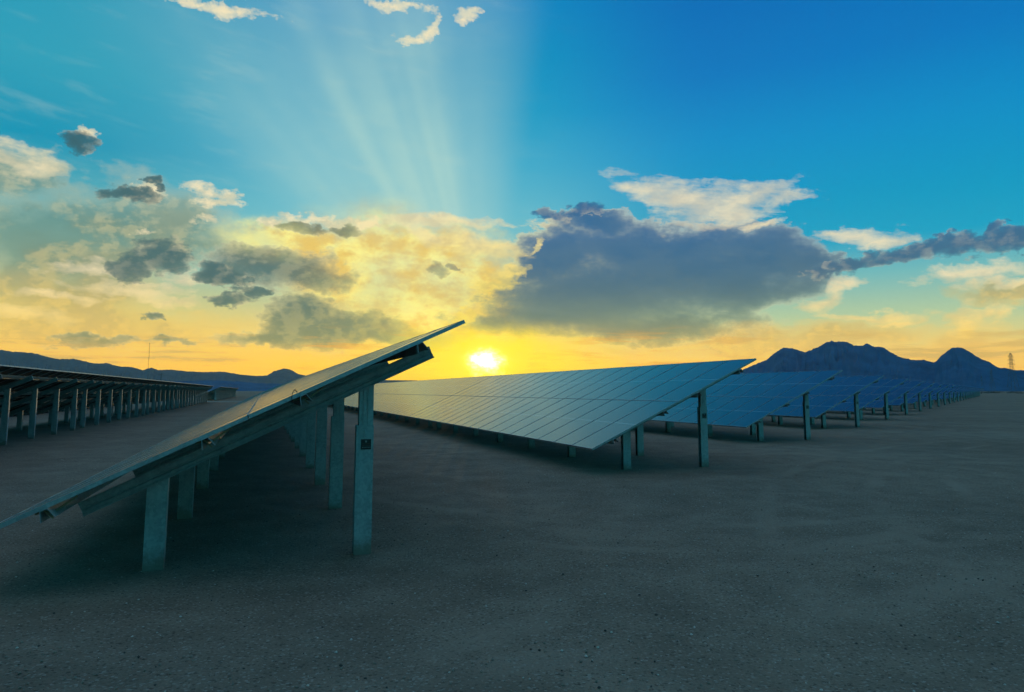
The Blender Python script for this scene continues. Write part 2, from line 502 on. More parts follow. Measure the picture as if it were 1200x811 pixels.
# loose stones on the gravel
def stones():
    mb = MB()
    rn = random.Random(11)
    base = [Vector(v).normalized() for v in ((1, 0, 0), (-1, 0, 0), (0, 1, 0), (0, -1, 0), (0, 0, 1), (0, 0, -1))]
    fc = [(0, 2, 4), (2, 1, 4), (1, 3, 4), (3, 0, 4), (2, 0, 5), (1, 2, 5), (3, 1, 5), (0, 3, 5)]
    from mathutils import noise
    for i in range(9000):
        y = 3.4 + 15 * rn.random() ** 1.9
        x = rn.uniform(-0.78, 0.78) * y
        z = (0.045 * noise.noise(Vector((x * 0.35, y * 0.35, 2.0))) - 0.012) if abs(x) < 19 else 0
        r = 0.003 + 0.010 * rn.random() ** 3
        rot = Matrix.Rotation(rn.uniform(0, 6.28), 3, 'Z')
        vs = [rot @ Vector((b.x * r * rn.uniform(.7, 1.4), b.y * r * rn.uniform(.7, 1.3), b.z * r * rn.uniform(.5, .9))) + Vector((x, y, z + r * 0.3)) for b in base]
        mb.solid(vs, fc, 0 if rn.random() < 0.72 else (1 if rn.random() < 0.6 else 2))
    M['stone_a'] = mat_plain('stone_grey', (0.30, 0.22, 0.16), 0.9)
    M['stone_b'] = mat_plain('stone_pale', (0.62, 0.54, 0.45), 0.85)
    M['stone_c'] = mat_plain('stone_dark', (0.08, 0.06, 0.05), 0.9)
    tag(mb.build('gravel', [M['stone_a'], M['stone_b'], M['stone_c']]), 'loose small stones strewn over the gravel ground', 'gravel', kind='stuff')
stones()

# ------------------------------------------------------------------ sky data (azimuth from +Y to the right, elevation; degrees)
DARK = [(-32.15, 16.94, 1.33, 0.73, 0.0),
    (-29.32, 14.04, 1.83, 0.47, -5.0),
    (-27.32, 14.78, 0.67, 0.36, 0.0),
    (-26.31, 9.74, 1.8, 1.35, 0.0),
    (-28.74, 8.81, 1.61, 1.03, 0.0),
    (-26.48, 5.53, 1.11, 0.31, 0.0),
    (-6.12, 9.9, 0.97, 0.55, 0.0),
    (-4.6, 9.92, 0.42, 0.34, 0.0),
    (-16.39, 12.32, 1.55, 0.46, -5.0),
    (-13.91, 12.46, 1.46, 0.46, 5.0),
    (-22.36, 8.64, 2.15, 0.76, -10.0),
    (-21.8, 6.76, 1.56, 0.45, 0.0),
    (-20.25, 7.41, 1.1, 0.39, 0.0),
    (26.01, 9.46, 3.39, 0.49, 10.0),
    (29.59, 9.64, 3.7, 0.6, 9.0),
    (32.95, 9.83, 2.96, 0.75, 9.0),
    (35.85, 10.06, 2.54, 0.89, 8.0),
    (35.16, 10.94, 0.61, 0.5, 0.0),
    (2.81, 14.1, 0.98, 0.54, 0.0),
    (5.62, 14.39, 2.37, 0.54, 10.0),
    (31.98, 10.4, 0.61, 0.23, 0.0)]
MID = [(-19.58, 9.32, 4.7, 1.55, -4.0),
    (-16.6, 8.95, 4.48, 1.71, 0.0),
    (-16.14, 4.74, 5.34, 1.85, -6.0),
    (-16.5, 6.05, 2.93, 1.19, 0.0),
    (-19.24, 3.75, 4.05, 0.84, 0.0),
    (-10.91, 4.37, 4.65, 1.01, 8.0),
    (-13.57, 5.19, 3.26, 1.07, 0.0),
    (-6.87, 4.28, 3.4, 0.82, 0.0),
    (-31.05, 3.58, 1.72, 0.41, 0.0),
    (-28.45, 3.61, 1.92, 0.42, 0.0),
    (-25.43, 3.58, 1.69, 0.37, 0.0)]
DARKSOFT = [(11.07, 11.32, 9.7, 2.28, 0.0),
    (13.68, 9.07, 10.12, 3.07, 0.0),
    (6.92, 7.7, 10.17, 2.87, 0.0),
    (4.15, 5.88, 8.88, 1.79, 0.0),
    (19.5, 10.24, 5.21, 2.2, 6.0),
    (3.14, 10.62, 3.9, 2.74, 0.0),
    (22.23, 9.74, 3.11, 1.02, 8.0),
    (18.15, 7.7, 5.27, 2.22, 15.0),
    (6.3, 13.36, 4.16, 1.08, 0.0),
    (-0.69, 5.07, 4.14, 1.1, 0.0),
    (10.93, 5.25, 9.91, 1.35, 0.0)]
BRIGHT = [(-23.73, 27.64, 3.67, 0.5, 0.0),
    (-25.85, 27.46, 1.77, 0.43, 0.0),
    (-9.05, 29.47, 2.85, 0.46, 0.0),
    (-6.67, 28.32, 0.65, 1.18, -20.0),
    (-8.37, 27.39, 1.42, 0.36, 0.0),
    (-4.0, 29.25, 1.45, 0.53, 0.0),
    (-31.52, 17.62, 0.73, 0.51, 0.0),
    (-24.19, 14.66, 1.41, 0.74, 0.0),
    (-22.87, 14.55, 1.32, 0.62, 0.0),
    (-23.32, 13.88, 2.02, 0.44, 0.0),
    (-27.96, 14.34, 1.1, 0.54, 0.0),
    (-23.85, 12.58, 1.41, 0.37, 0.0),
    (-27.51, 11.17, 0.88, 0.3, 0.0),
    (-23.91, 13.7, 1.3, 0.37, 0.0),
    (-0.35, 9.13, 2.09, 0.62, 20.0),
    (-1.74, 8.57, 1.81, 0.48, 0.0),
    (-15.11, 13.06, 3.28, 0.53, 0.0),
    (-12.12, 13.15, 1.21, 0.47, 0.0),
    (-18.33, 12.71, 1.01, 0.39, 0.0),
    (-3.6, 6.16, 1.1, 0.69, 40.0),
    (0.28, 9.47, 1.81, 0.41, 15.0),
    (1.75, 11.52, 1.12, 0.34, 40.0)]
WISP = [(13.86, 15.43, 4.79, 1.31, -12.0),
    (11.04, 15.86, 2.59, 0.92, 0.0),
    (18.09, 14.74, 5.1, 1.03, 10.0),
    (21.23, 14.72, 2.7, 0.63, -6.0),
    (16.76, 13.67, 2.2, 0.84, 0.0),
    (19.59, 12.69, 1.62, 0.32, 0.0),
    (26.68, 11.44, 3.03, 0.73, -9.0),
    (28.59, 10.82, 1.41, 0.42, 0.0),
    (25.28, 11.94, 1.72, 0.43, 0.0),
    (-4.91, 13.39, 5.57, 0.47, -4.0),
    (-2.45, 11.52, 3.49, 0.82, -20.0),
    (-5.94, 12.08, 3.47, 0.54, -14.0),
    (-0.7, 9.61, 2.09, 0.41, 20.0),
    (33.81, 8.06, 2.99, 0.52, 8.0),
    (35.42, 7.29, 2.04, 0.34, 0.0),
    (32.33, 7.91, 1.49, 0.29, 0.0),
    (23.91, 7.73, 1.51, 0.82, 30.0),
    (25.09, 8.22, 1.49, 0.5, 0.0),
    (23.28, 6.81, 1.76, 0.76, 25.0),
    (33.11, 4.71, 0.87, 1.15, 20.0),
    (34.34, 5.21, 1.42, 0.4, 0.0),
    (35.51, 5.14, 1.19, 0.39, 0.0),
    (26.37, 5.53, 3.56, 0.31, 0.0),
    (29.07, 5.16, 1.59, 0.3, 0.0),
    (14.82, 3.5, 5.14, 0.33, 0.0),
    (6.86, 3.39, 4.07, 0.34, 0.0),
    (-27.84, 7.29, 3.59, 0.55, 0.0),
    (-25.59, 6.81, 2.03, 0.37, 0.0),
    (-30.84, 8.63, 2.57, 0.47, 0.0),
    (-32.49, 6.55, 2.97, 0.35, 0.0),
    (-24.52, 8.32, 1.5, 0.38, 0.0),
    (-34.09, 5.0, 2.38, 0.4, 0.0),
    (-35.98, 15.23, 1.68, 0.98, 0.0)]
VEIL = [(-29.97, 11.52, 6.86, 3.08, 8.0),
    (-33.43, 9.66, 5.37, 3.44, 0.0),
    (-33.22, 6.5, 5.84, 2.3, 0.0),
    (-26.09, 11.0, 4.52, 2.21, 0.0),
    (-30.6, 4.6, 8.2, 1.54, 0.0),
    (-35.92, 14.41, 2.14, 1.86, 0.0),
    (34.0, 3.58, 3.32, 1.48, 0.0),
    (26.3, 4.3, 6.1, 1.11, 0.0),
    (34.66, 6.39, 2.82, 0.79, 0.0),
    (18.62, 3.76, 9.24, 1.04, 0.0),
    (-27.37, 3.65, 5.44, 0.73, 0.0)]
GLOWC = [(-10.01, 9.33, 4.46, 3.38, -20.0),
    (-6.57, 7.7, 4.52, 3.42, -30.0),
    (-3.81, 6.7, 3.72, 2.34, 0.0),
    (-9.03, 11.39, 4.09, 1.22, 0.0),
    (-11.72, 10.62, 3.35, 2.01, 0.0),
    (-5.23, 10.46, 3.19, 1.91, 0.0),
    (-2.42, 5.47, 3.04, 1.38, 0.0),
    (-13.99, 8.53, 3.28, 1.6, 0.0),
    (-18.27, 10.96, 3.79, 1.3, 0.0),
    (-2.78, 8.77, 2.08, 1.79, 0.0)]
MT_RIGHT = [(10.82, 0.201), (13.44, 0.464), (15.38, 0.788), (17.29, 1.301), (18.46, 1.837), (19.68, 2.333), (20.30, 2.832), (20.92, 3.224), (21.52, 3.179), (22.44, 2.854), (23.26, 3.203), (23.94, 3.563), (24.23, 3.643), (24.57, 3.571), (25.14, 3.592), (25.80, 3.263), (26.14, 3.229), (26.59, 3.388), (27.02, 3.167), (27.56, 3.091), (28.08, 2.713), (28.69, 2.336), (29.52, 2.138), (30.04, 2.151), (30.70, 1.937), (31.18, 2.454), (31.81, 2.940), (32.31, 2.947), (32.69, 2.703), (33.42, 2.108), (33.80, 1.963), (34.33, 1.521), (34.80, 1.490), (35.25, 1.336), (35.71, 1.351), (38.35, 1.605), (41.15, 1.026), (43.73, 0.640), (47.08, 0.278)]
MT_LEFT = [(-57.32, 1.216), (-47.21, 1.763), (-42.01, 2.234), (-38.43, 2.678), (-35.80, 2.661), (-35.10, 2.572), (-33.93, 2.512), (-33.07, 2.249), (-32.46, 2.132), (-31.59, 2.181), (-30.95, 2.008), (-30.34, 1.885), (-29.67, 1.927), (-28.87, 1.702), (-28.07, 1.685), (-27.41, 1.453), (-26.85, 1.673), (-26.43, 1.484), (-25.60, 1.537), (-24.64, 1.425), (-23.49, 1.375), (-22.04, 1.422), (-20.84, 1.210), (-19.75, 1.122), (-18.96, 1.160), (-18.48, 1.487), (-17.74, 1.715), (-17.30, 1.628), (-16.72, 1.305), (-15.90, 1.114), (-14.74, 0.988), (-12.15, 0.866), (-9.50, 0.840), (-6.82, 0.812), (-2.74, 0.748), (3.42, 0.612), (13.44, 0.398), (19.71, 0.129)]
FOOT = [(-29.82, 0.178), (-27.20, 0.545), (-25.56, 0.676), (-23.87, 0.748), (-22.71, 0.785), (-20.94, 0.700), (-19.73, 0.577), (-17.26, 0.520), (-14.73, 0.461), (-11.48, 0.401), (-6.81, 0.203)]

# ------------------------------------------------------------------ mountains
def mountain(name, prof, dist, depth, mat, seed, label, rough=0.05):
    from mathutils import noise
    mb = MB()
    a0, a1 = prof[0][0], prof[-1][0]
    n = int((a1 - a0) / 0.09)
    def el(a):
        for (p, e), (q, g) in zip(prof, prof[1:]):
            if p <= a <= q:
                return e + (g - e) * (a - p) / (q - p)
        return prof[-1][1]
    rows = [(-1.0, 0.0), (-0.85, 0.10), (-0.68, 0.26), (-0.5, 0.42), (-0.34, 0.60), (-0.2, 0.77), (-0.09, 0.91), (0.0, 1.0), (0.12, 0.85), (0.4, 0.5), (1.0, 0.0)]
    idx = {}
    for i in range(n + 1):
        a = a0 + (a1 - a0) * i / n
        h = dist * math.tan(R(max(el(a), 0.0))) + 1.7
        edge = min(1.0, i / 12.0, (n - i) / 12.0)
        for j, (t, k) in enumerate(rows):
            d = dist + t * depth
            w = Vector((a * 0.55 + 13.7 * seed, t * 3.4, seed))
            rid = 1.0 - abs(noise.fractal(w, 0.9, 2.1, 5)) * 1.5
            spur = (rid - 0.55) * 0.20 * (4 * k * (1 - k) if k < 1 else 0.0)
            z = h * max(0.0, k + spur)
            if t == 0.0: z = h * (1 + 0.022 * noise.fractal(Vector((a * 5.0, seed, 0)), 0.7, 2.1, 6))
            z = z * edge - (3.0 if k == 0.0 else 0.0)
            idx[i, j] = len(mb.v)
            mb.v.append((d * math.sin(R(a)), d * math.cos(R(a)), z))
    for i in range(n):
        for j in range(len(rows) - 1):
            mb.f.append((idx[i, j], idx[i + 1, j], idx[i + 1, j + 1], idx[i, j + 1])); mb.m.append(0); mb.uv.append([(0, 0)] * 4)
    o = mb.build(name, mat)
    tag(o, label, kind='structure')
    return o
def mat_rock(name, c):
    m, t, p = material(name)
    g = t.node('ShaderNodeNewGeometry').outputs['Position']
    n = t.noise(g, 0.006, 6.0, 0.65).outputs['Fac']
    t.put(p.inputs['Base Color'], t.ramp(n, [(0.3, (c[0] * .7, c[1] * .7, c[2] * .7, 1)), (0.7, (c[0] * 1.25, c[1] * 1.25, c[2] * 1.25, 1))]))
    p.inputs['Roughness'].default_value = 1.0; p.inputs['Specular IOR Level'].default_value = 0.0
    return m
M['rock'] = mat_rock('haze_blue_rock', (0.04, 0.14, 0.25))  # blue of the distant haze is painted into the rock colour
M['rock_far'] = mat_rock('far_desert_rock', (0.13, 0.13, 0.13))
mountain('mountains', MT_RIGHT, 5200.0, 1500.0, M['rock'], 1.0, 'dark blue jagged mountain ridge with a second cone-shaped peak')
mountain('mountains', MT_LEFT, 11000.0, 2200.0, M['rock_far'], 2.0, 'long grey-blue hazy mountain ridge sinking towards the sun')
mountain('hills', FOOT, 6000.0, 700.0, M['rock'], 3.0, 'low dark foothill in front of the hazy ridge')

# ------------------------------------------------------------------ pylons, masts, scrub
def pylon(az, dist, H, label):
    mb = MB()
    w0, w1, hw = 4.2, 0.9, H * 0.72
    def wid(z): return w0 + (w1 - w0) * min(1.0, z / hw) if z < hw else w1
    lv = [0, 0.16, 0.31, 0.45, 0.57, 0.68, 0.78, 0.87, 0.94, 1.0]
    q = [(-1, -1), (1, -1), (1, 1), (-1, 1)]
    for a, b in zip(lv, lv[1:]):
        za, zb = a * H, b * H
        wa, wb = wid(za), (wid(zb) if b < 1 else 0.3)
        for k in range(4):
            c, d = q[k], q[(k + 1) % 4]
            mb.bar((c[0] * wa, c[1] * wa, za), (c[0] * wb, c[1] * wb, zb), 0.17)
            mb.bar((c[0] * wa, c[1] * wa, za), (d[0] * wb, d[1] * wb, zb), 0.09)
            mb.bar((d[0] * wa, d[1] * wa, za), (c[0] * wb, c[1] * wb, zb), 0.09)
    for fz, L in ((0.72, 6.0), (0.82, 5.2), (0.92, 4.2)):
        z = H * fz
        mb.bar((-L, 0, z), (L, 0, z), 0.2)
        mb.bar((-L, 0, z), (0, 0, z + 1.6), 0.2); mb.bar((L, 0, z), (0, 0, z + 1.6), 0.2)
        for sx in (-1, 1): mb.bar((sx * L, 0, z), (sx * L, 0, z - 1.6), 0.22)
    o = mb.build('transmission_pylon', M['mast'])
    o.location = (dist * math.sin(R(az)), dist * math.cos(R(az)), 0); o.rotation_euler = (0, 0, R(-az + 62))
    return tag(o, label, 'pylon', 'lattice pylons below the mountains')
pylon(35.05, 860, 39.0, 'lattice pylon rising above the mountain ridge at the right picture edge')
pylon(33.92, 1500, 39.0, 'smaller dim lattice pylon against the foot of the cone-shaped peak')
pylon(33.35, 2100, 39.0, 'faintest lattice pylon, farthest along its line below the cone-shaped peak')

mb = MB()
H = 74.0
for c in ((-.35, -.2), (.35, -.2), (0, .4)): mb.bar((c[0], c[1], 0), (c[0], c[1], H), 0.12)
for k in range(36):
    z = k * H / 36
    mb.bar((-.35, -.2, z), (.35, -.2, z + H / 36), 0.08); mb.bar((.35, -.2, z), (0, .4, z + H / 36), 0.08)
for g in range(3):
    for z in (0.45, 0.9):
        mb.bar((0, 0, H * z), (35 * math.cos(g * 2.1), 35 * math.sin(g * 2.1), 0), 0.05)
o = mb.build('radio_mast', M['mast'])
d = 1200; a = R(-27.05); o.location = (d * math.sin(a), d * math.cos(a), 0)
tag(o, 'thin guyed radio mast above the hazy ridge on the left', 'mast')

mb = MB()
mb.cyl((0, 0, 0), (0, 0, 11), 0.16, 8); mb.bar((-1.2, 0, 10.4), (1.2, 0, 10.4), 0.16)
for x in (-1.0, 0.0, 1.0): mb.cyl((x, 0, 10.45), (x, 0, 10.85), 0.08, 6)
o = mb.build('utility_pole', M['mast'])
d = 420; a = R(-26.2); o.location = (d * math.sin(a), d * math.cos(a), 0); o.rotation_euler = (0, 0, R(26))
tag(o, 'short utility pole with crossarm just above the left row of arrays', 'utility pole')

def scrub():
    mb = MB()
    rn = random.Random(21)
    for i in range(700):
        az = rn.uniform(30.5, 46); d = rn.uniform(520, 980)
        x, y = d * math.sin(R(az)), d * math.cos(R(az))
        h = rn.uniform(0.5, 1.6)
        for k in range(12):
            c = Vector((x + rn.gauss(0, h * .6), y + rn.gauss(0, h * .6), abs(rn.gauss(0.35, .25)) * h))
            s = h * rn.uniform(.2, .4)
            v = [c + Vector((rn.uniform(-s, s), rn.uniform(-s, s), rn.uniform(-s, s))) for _ in range(3)]
            mb.face(v)
    M['scrub'] = mat_plain('desert_scrub', (0.05, 0.052, 0.035), 0.9)
    tag(mb.build('scrub', M['scrub']), 'low dark desert scrub along the far edge of the field', 'scrub', kind='stuff')
scrub()

# ------------------------------------------------------------------ air
def haze():
    m = bpy.data.materials.new('haze_air'); m.use_nodes = True
    nt = m.node_tree
    for n in list(nt.nodes): nt.nodes.remove(n)
    out = nt.nodes.new('ShaderNodeOutputMaterial'); v = nt.nodes.new('ShaderNodeVolumePrincipled')
    v.inputs['Color'].default_value = HAZE_COL; v.inputs['Density'].default_value = HAZE_DENSITY; v.inputs['Anisotropy'].default_value = 0.55
    nt.links.new(v.outputs[0], out.inputs['Volume'])
    mb = MB(); mb.box((0, 2300, 345.0), (29000, 22600, 720.0))
    tag(mb.build('haze', m), 'pale blue air that softens the far mountains', kind='stuff')
HAZE_COL = (0.55, 0.8, 1.0, 1); HAZE_DENSITY = 2.6e-5
if HAZE_DENSITY > 0: haze()

# ------------------------------------------------------------------ sky, sun
SUN_AZ, SUN_EL = -2.06, 2.6
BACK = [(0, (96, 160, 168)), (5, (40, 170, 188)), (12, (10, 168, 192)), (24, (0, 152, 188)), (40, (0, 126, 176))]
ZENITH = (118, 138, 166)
def sky():
    w = bpy.data.worlds.new('World'); scene.world = w; w.use_nodes = True
    t = NT(w.node_tree)
    for n in list(w.node_tree.nodes): w.node_tree.nodes.remove(n)
    D = t.vm('NORMALIZE', t.node('ShaderNodeTexCoord').outputs['Generated'])
    x, y, z = t.sep(D)
    deg = 180 / math.pi
    u = t.mul(t.m('ARCTAN2', x, y), deg)
    v = t.mul(t.m('ARCSINE', z), deg)
    hor = t.m('MAXIMUM', t.m('SQRT', t.add(t.mul(x, x), t.mul(y, y))), 0.05)
    # seamless cylindrical coordinates in degrees for all noises
    cx, cy, cz = t.m('DIVIDE', t.mul(x, deg), hor), t.m('DIVIDE', t.mul(y, deg), hor), t.mul(v, 1.6)
    cyl = t.xyz(cx, cy, cz)
    w1 = t.noise(cyl, 0.16, 2.0, 0.55); w2 = t.noise(cyl, 0.75, 4.0, 0.62)
    r1, g1, _ = t.sepc(w1.outputs['Color']); r2, g2, _ = t.sepc(w2.outputs['Color'])
    def warp(c, a, s1, b, s2):
        return t.add(c, t.add(t.mul(t.sub(a, 0.5), s1), t.mul(t.sub(b, 0.5), s2)))
    pw = (warp(u, r1, 4.0, r2, 2.5), warp(v, g1, 2.0, g2, 1.6))
    ps = (warp(u, r1, 7.0, r2, 2.6), warp(v, g1, 3.0, g2, 1.5))
    pw = pw + (t.xyz(pw[0], pw[1], 0.0),); ps = ps + (t.xyz(ps[0], ps[1], 0.0),)
    n1 = t.noise(cyl, 0.42, 6.0, 0.60).outputs['Fac']
    # the same noise a little nearer to the sun: the difference lights the sunward flanks of the clouds
    du = t.sub(u, SUN_AZ); dv = t.sub(v, SUN_EL)
    rr = t.m('MAXIMUM', t.m('SQRT', t.add(t.mul(du, du), t.mul(dv, dv))), 0.3)
    k = t.m('DIVIDE', -0.55, rr)
    off = t.xyz(t.m('MULTIPLY_ADD', t.mul(du, k), t.m('DIVIDE', y, hor), cx), t.m('MULTIPLY_ADD', t.mul(t.mul(du, k), -1.0), t.m('DIVIDE', x, hor), cy), t.m('MULTIPLY_ADD', t.mul(dv, k), 1.6, cz))
    n1s = t.noise(off, 0.42, 4.0, 0.60).outputs['Fac']
    litd = t.ss(t.sub(n1, n1s), -0.05, 0.09)
    n2 = t.noise(t.vm('ADD', cyl, (9.1, 3.3, 5.7)), 0.16, 5.0, 0.55).outputs['Fac']
    # long streaky noise for high ice cloud
    n3 = t.noise(t.xyz(t.mul(u, 0.30), t.add(t.mul(v, 1.3), t.mul(u, 0.16)), 4.0), 0.5, 6.0, 0.62).outputs['Fac']
    n4 = t.noise(cyl, 1.6, 4.0, 0.65).outputs['Fac']
    d1 = t.sub(n1, 0.5); d2 = t.sub(n2, 0.5); d3 = t.sub(n3, 0.5); d4 = t.sub(n4, 0.5)

    def stops(lst): return [(p / 40.0, lin(*c)) for p, c in lst]
    vv = t.m('DIVIDE', v, 40.0, clamp=True)
    cen = t.ramp(vv, stops([(0, (255, 205, 45)), (2, (255, 210, 62)), (4, (244, 208, 108)), (7, (192, 205, 158)), (10, (144, 203, 196)), (14, (98, 190, 208)), (18, (62, 175, 206)), (22, (20, 160, 200)), (26, (0, 150, 196)), (32, (0, 134, 196)), (40, (0, 112, 180))]))
    rgt = t.ramp(vv, stops([(0, (246, 200, 95)), (2.5, (240, 208, 120)), (5.5, (176, 202, 168)), (8.5, (118, 192, 192)), (11, (20, 166, 200)), (14, (0, 157, 199)), (19, (0, 144, 202)), (24, (0, 122, 194)), (32, (0, 104, 182)), (40, (0, 92, 170))]))
    lft = t.ramp(vv, stops([(0, (250, 196, 80)), (3, (250, 206, 95)), (6, (215, 205, 130)), (9, (150, 195, 175)), (13, (84, 176, 188)), (17, (14, 152, 184)), (22, (44, 162, 188)), (27, (40, 158, 188)), (32, (10, 144, 186)), (40, (10, 120, 180))]))
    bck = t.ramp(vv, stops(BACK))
    base = t.mix(t.ss(u, -2.0, 17.0), cen, rgt)
    base = t.mix(t.ss(u, -14.0, -34.0), base, lft)
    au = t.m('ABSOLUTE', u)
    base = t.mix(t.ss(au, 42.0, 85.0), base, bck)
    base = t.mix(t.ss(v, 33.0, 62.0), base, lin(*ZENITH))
    # physical sky component
    ns = t.node('ShaderNodeTexSky', sky_type='NISHITA'); ns.sun_disc = False
    ns.sun_elevation = R(SUN_EL); ns.sun_rotation = R(SUN_AZ)
    nis = t.mix(1.0, ns.outputs[0], (0.10, 0.10, 0.10, 1), 'MULTIPLY')
    base = t.mix(0.03, base, nis)

    # shafts of lighter air fanning out of the cloud above the sun
    phi = t.mul(t.m('ARCTAN2', du, dv), deg)
    beam = t.node('ShaderNodeTexNoise', noise_dimensions='1D'); t.put(beam.inputs['W'], phi); beam.inputs['Scale'].default_value = 0.075; beam.inputs['Detail'].default_value = 2.0; beam.inputs['Roughness'].default_value = 0.45
    env = t.mul(t.ss(phi, -70.0, -26.0), t.ss(phi, 0.5, -10.0))
    env2 = t.mul(t.mul(t.ss(phi, -9.0, -1.0), t.ss(phi, 13.0, -1.0)), 0.30)
    ray = t.add(t.mul(env, t.ss(beam.outputs['Fac'], 0.26, 0.74, 0.42, 1.0)), env2)
    ray = t.mul(t.mul(ray, t.ss(rr, 5.0, 11.0)), t.ss(rr, 46.0, 10.0))
    base = t.mix(t.mul(ray, t.m('MULTIPLY_ADD', d2, 0.6, 1.0)), base, lin(186, 222, 208))
    # thin high veil so that the blue is not empty
    base = t.mix(t.mul(t.ss(n3, 0.50, 0.85), t.ss(u, 8.0, -10.0, 0.0, 0.20)), base, lin(206, 224, 204))

    # blobs -> 1 at the heart of a group, 0 at its nominal edge
    def field(lst, p):
        d = None
        pu, pv, pvec = p
        for (cu, cv, ru, rv, rot) in lst:
            if abs(rot) < 7:
                q = t.node('ShaderNodeVectorMath', operation='MULTIPLY_ADD')
                t.put(q.inputs[0], pvec); q.inputs[1].default_value = (1 / ru, 1 / rv, 0); q.inputs[2].default_value = (-cu / ru, -cv / rv, 0)
                L = t.vm('DOT_PRODUCT', q.outputs[0], q.outputs[0])
            else:
                c, sn = math.cos(R(rot)), math.sin(R(rot))
                a = t.m('MULTIPLY_ADD', pv, sn / ru, t.m('MULTIPLY_ADD', pu, c / ru, -(cu * c + cv * sn) / ru))
                b = t.m('MULTIPLY_ADD', pv, c / rv, t.m('MULTIPLY_ADD', pu, -sn / rv, (cu * sn - cv * c) / rv))
                L = t.m('MULTIPLY_ADD', a, a, t.mul(b, b))
            d = L if d is None else t.m('SMOOTH_MIN', d, L, 0.5)
        d = t.m('SQRT', t.m('MAXIMUM', d, 0.0))
        return t.sub(1.0, d)
    def opac(f, k):
        """Beer-Lambert cover of a cloud of density f"""
        return t.sub(1.0, t.m('EXPONENT', t.mul(t.mul(t.m('MAXIMUM', f, 0.0), -1.0), k)))

    sund = t.m('SQRT', t.add(t.mul(t.mul(du, du), 0.35), t.mul(dv, dv)))
    warm = t.ss(sund, 15.0, 3.0)
    v20 = t.m('DIVIDE', v, 20.0, clamp=True)
    c = base
    rim = t.mix(warm, lin(255, 236, 190), lin(255, 226, 92))
    # yellow lit air around the sun and above it
    gl = t.ss(field(GLOWC, ps), -0.95, 0.45)
    glc = t.mix(t.ss(t.add(n1, t.mul(d3, 0.5)), 0.36, 0.66), lin(246, 206, 96), (1.12, 0.98, 0.27, 1))
    c = t.mix(t.mul(gl, t.ss(n2, 0.25, 0.62, 0.55, 0.95)), c, glc)
    # soft veils of grey cream cloud, mottled and lit from the sun's side
    fv = t.add(field(VEIL, ps), t.add(t.mul(d2, 1.8), t.mul(d1, 0.35)))
    vl = t.ramp(v20, [(0.0, lin(240, 186, 80)), (0.16, lin(224, 184, 98)), (0.30, lin(206, 182, 108)), (0.42, lin(128, 146, 116)), (0.6, lin(104, 138, 124)), (0.8, lin(130, 168, 158)), (1.0, lin(170, 198, 190))])
    vhi = t.ramp(v20, [(0.0, lin(255, 210, 96)), (0.3, lin(252, 214, 118)), (0.6, lin(226, 212, 156)), (1.0, lin(250, 236, 196))])
    vcol = t.mix(t.mul(t.ss(t.add(n2, t.mul(d1, 0.35)), 0.42, 0.68), 0.60), vl, vhi)
    vcol = t.mix(t.ss(fv, 0.5, -0.1, 0.0, 0.5), vcol, vhi)
    c = t.mix(t.mul(opac(t.add(fv, 0.25), 1.7), 0.92), c, vcol)
    # broken puffs in the veil
    fp = t.add(t.mul(d2, 3.0), t.add(t.mul(d1, 0.8), t.add(t.mul(d4, 0.30), t.m('MINIMUM', t.mul(fv, 0.9), 0.35))))
    puff = t.mul(opac(t.sub(fp, 0.12), 1.6), t.ss(fv, 0.0, 0.4))
    c = t.mix(t.mul(puff, 0.85), c, t.mix(t.mul(litd, t.ss(fp, 0.9, 0.2)), t.mix(0.30, vl, lin(92, 128, 122)), vhi))
    # big soft storm cloud
    dark = t.ramp(v20, [(0.08, lin(196, 156, 62)), (0.17, lin(142, 134, 86)), (0.30, lin(98, 120, 116)), (0.46, lin(70, 108, 134)), (0.62, lin(54, 104, 148)), (1.0, lin(50, 104, 146))])
    olive = t.ramp(v20, [(0.08, lin(190, 158, 78)), (0.18, lin(130, 138, 104)), (0.32, lin(92, 116, 106)), (0.50, lin(74, 108, 108)), (1.0, lin(52, 94, 106))])
    dark = t.mix(t.ss(u, 1.0, -14.0), dark, olive)
    fs = t.add(field(DARKSOFT, ps), t.add(t.mul(d1, 0.75), t.add(t.mul(d4, 0.30), t.add(t.mul(d2, 0.5), t.mul(d3, 0.7)))))
    soft = t.ss(v, 4.0, 11.0, 2.0, 8.0)
    tone = t.mix(t.mul(t.ss(t.add(n1, t.mul(d2, 0.8)), 0.40, 0.72), 0.26), dark, t.mix(0.35, dark, lin(150, 160, 140)))
    tone = t.mix(t.mul(t.ss(n3, 0.52, 0.75), 0.20), tone, t.mix(0.4, dark, lin(176, 184, 160)))
    c = t.mix(t.mul(opac(t.add(fs, 0.10), soft), 0.97), c, t.mix(t.mul(t.m('EXPONENT', t.mul(t.m('MAXIMUM', fs, 0.0), -7.0)), t.ss(sund, 22.0, 4.0, 0.3, 1.0)), tone, rim))
    # bright ice cloud in front of its top and to the right
    fw = t.add(field(WISP, ps), t.add(t.mul(d3, 3.2), t.mul(d4, 0.5)))
    wc = t.mix(t.ss(v, 3.0, 9.0), lin(252, 214, 112), rim)
    wc = t.mix(t.mul(t.ss(n1, 0.60, 0.36), 0.5), wc, t.mix(0.5, dark, wc))
    c = t.mix(t.mul(opac(t.add(fw, 0.24), 1.35), 0.96), c, wc)
    # cream cumulus tops
    fb = t.add(field(BRIGHT, pw), t.add(t.mul(d1, 2.0), t.mul(d4, 1.1)))
    bc = t.mix(t.mul(t.sub(1.0, litd), 0.6), rim, t.mix(0.5, vl, rim))
    c = t.mix(t.mul(opac(fb, 2.6), 0.95), c, bc)
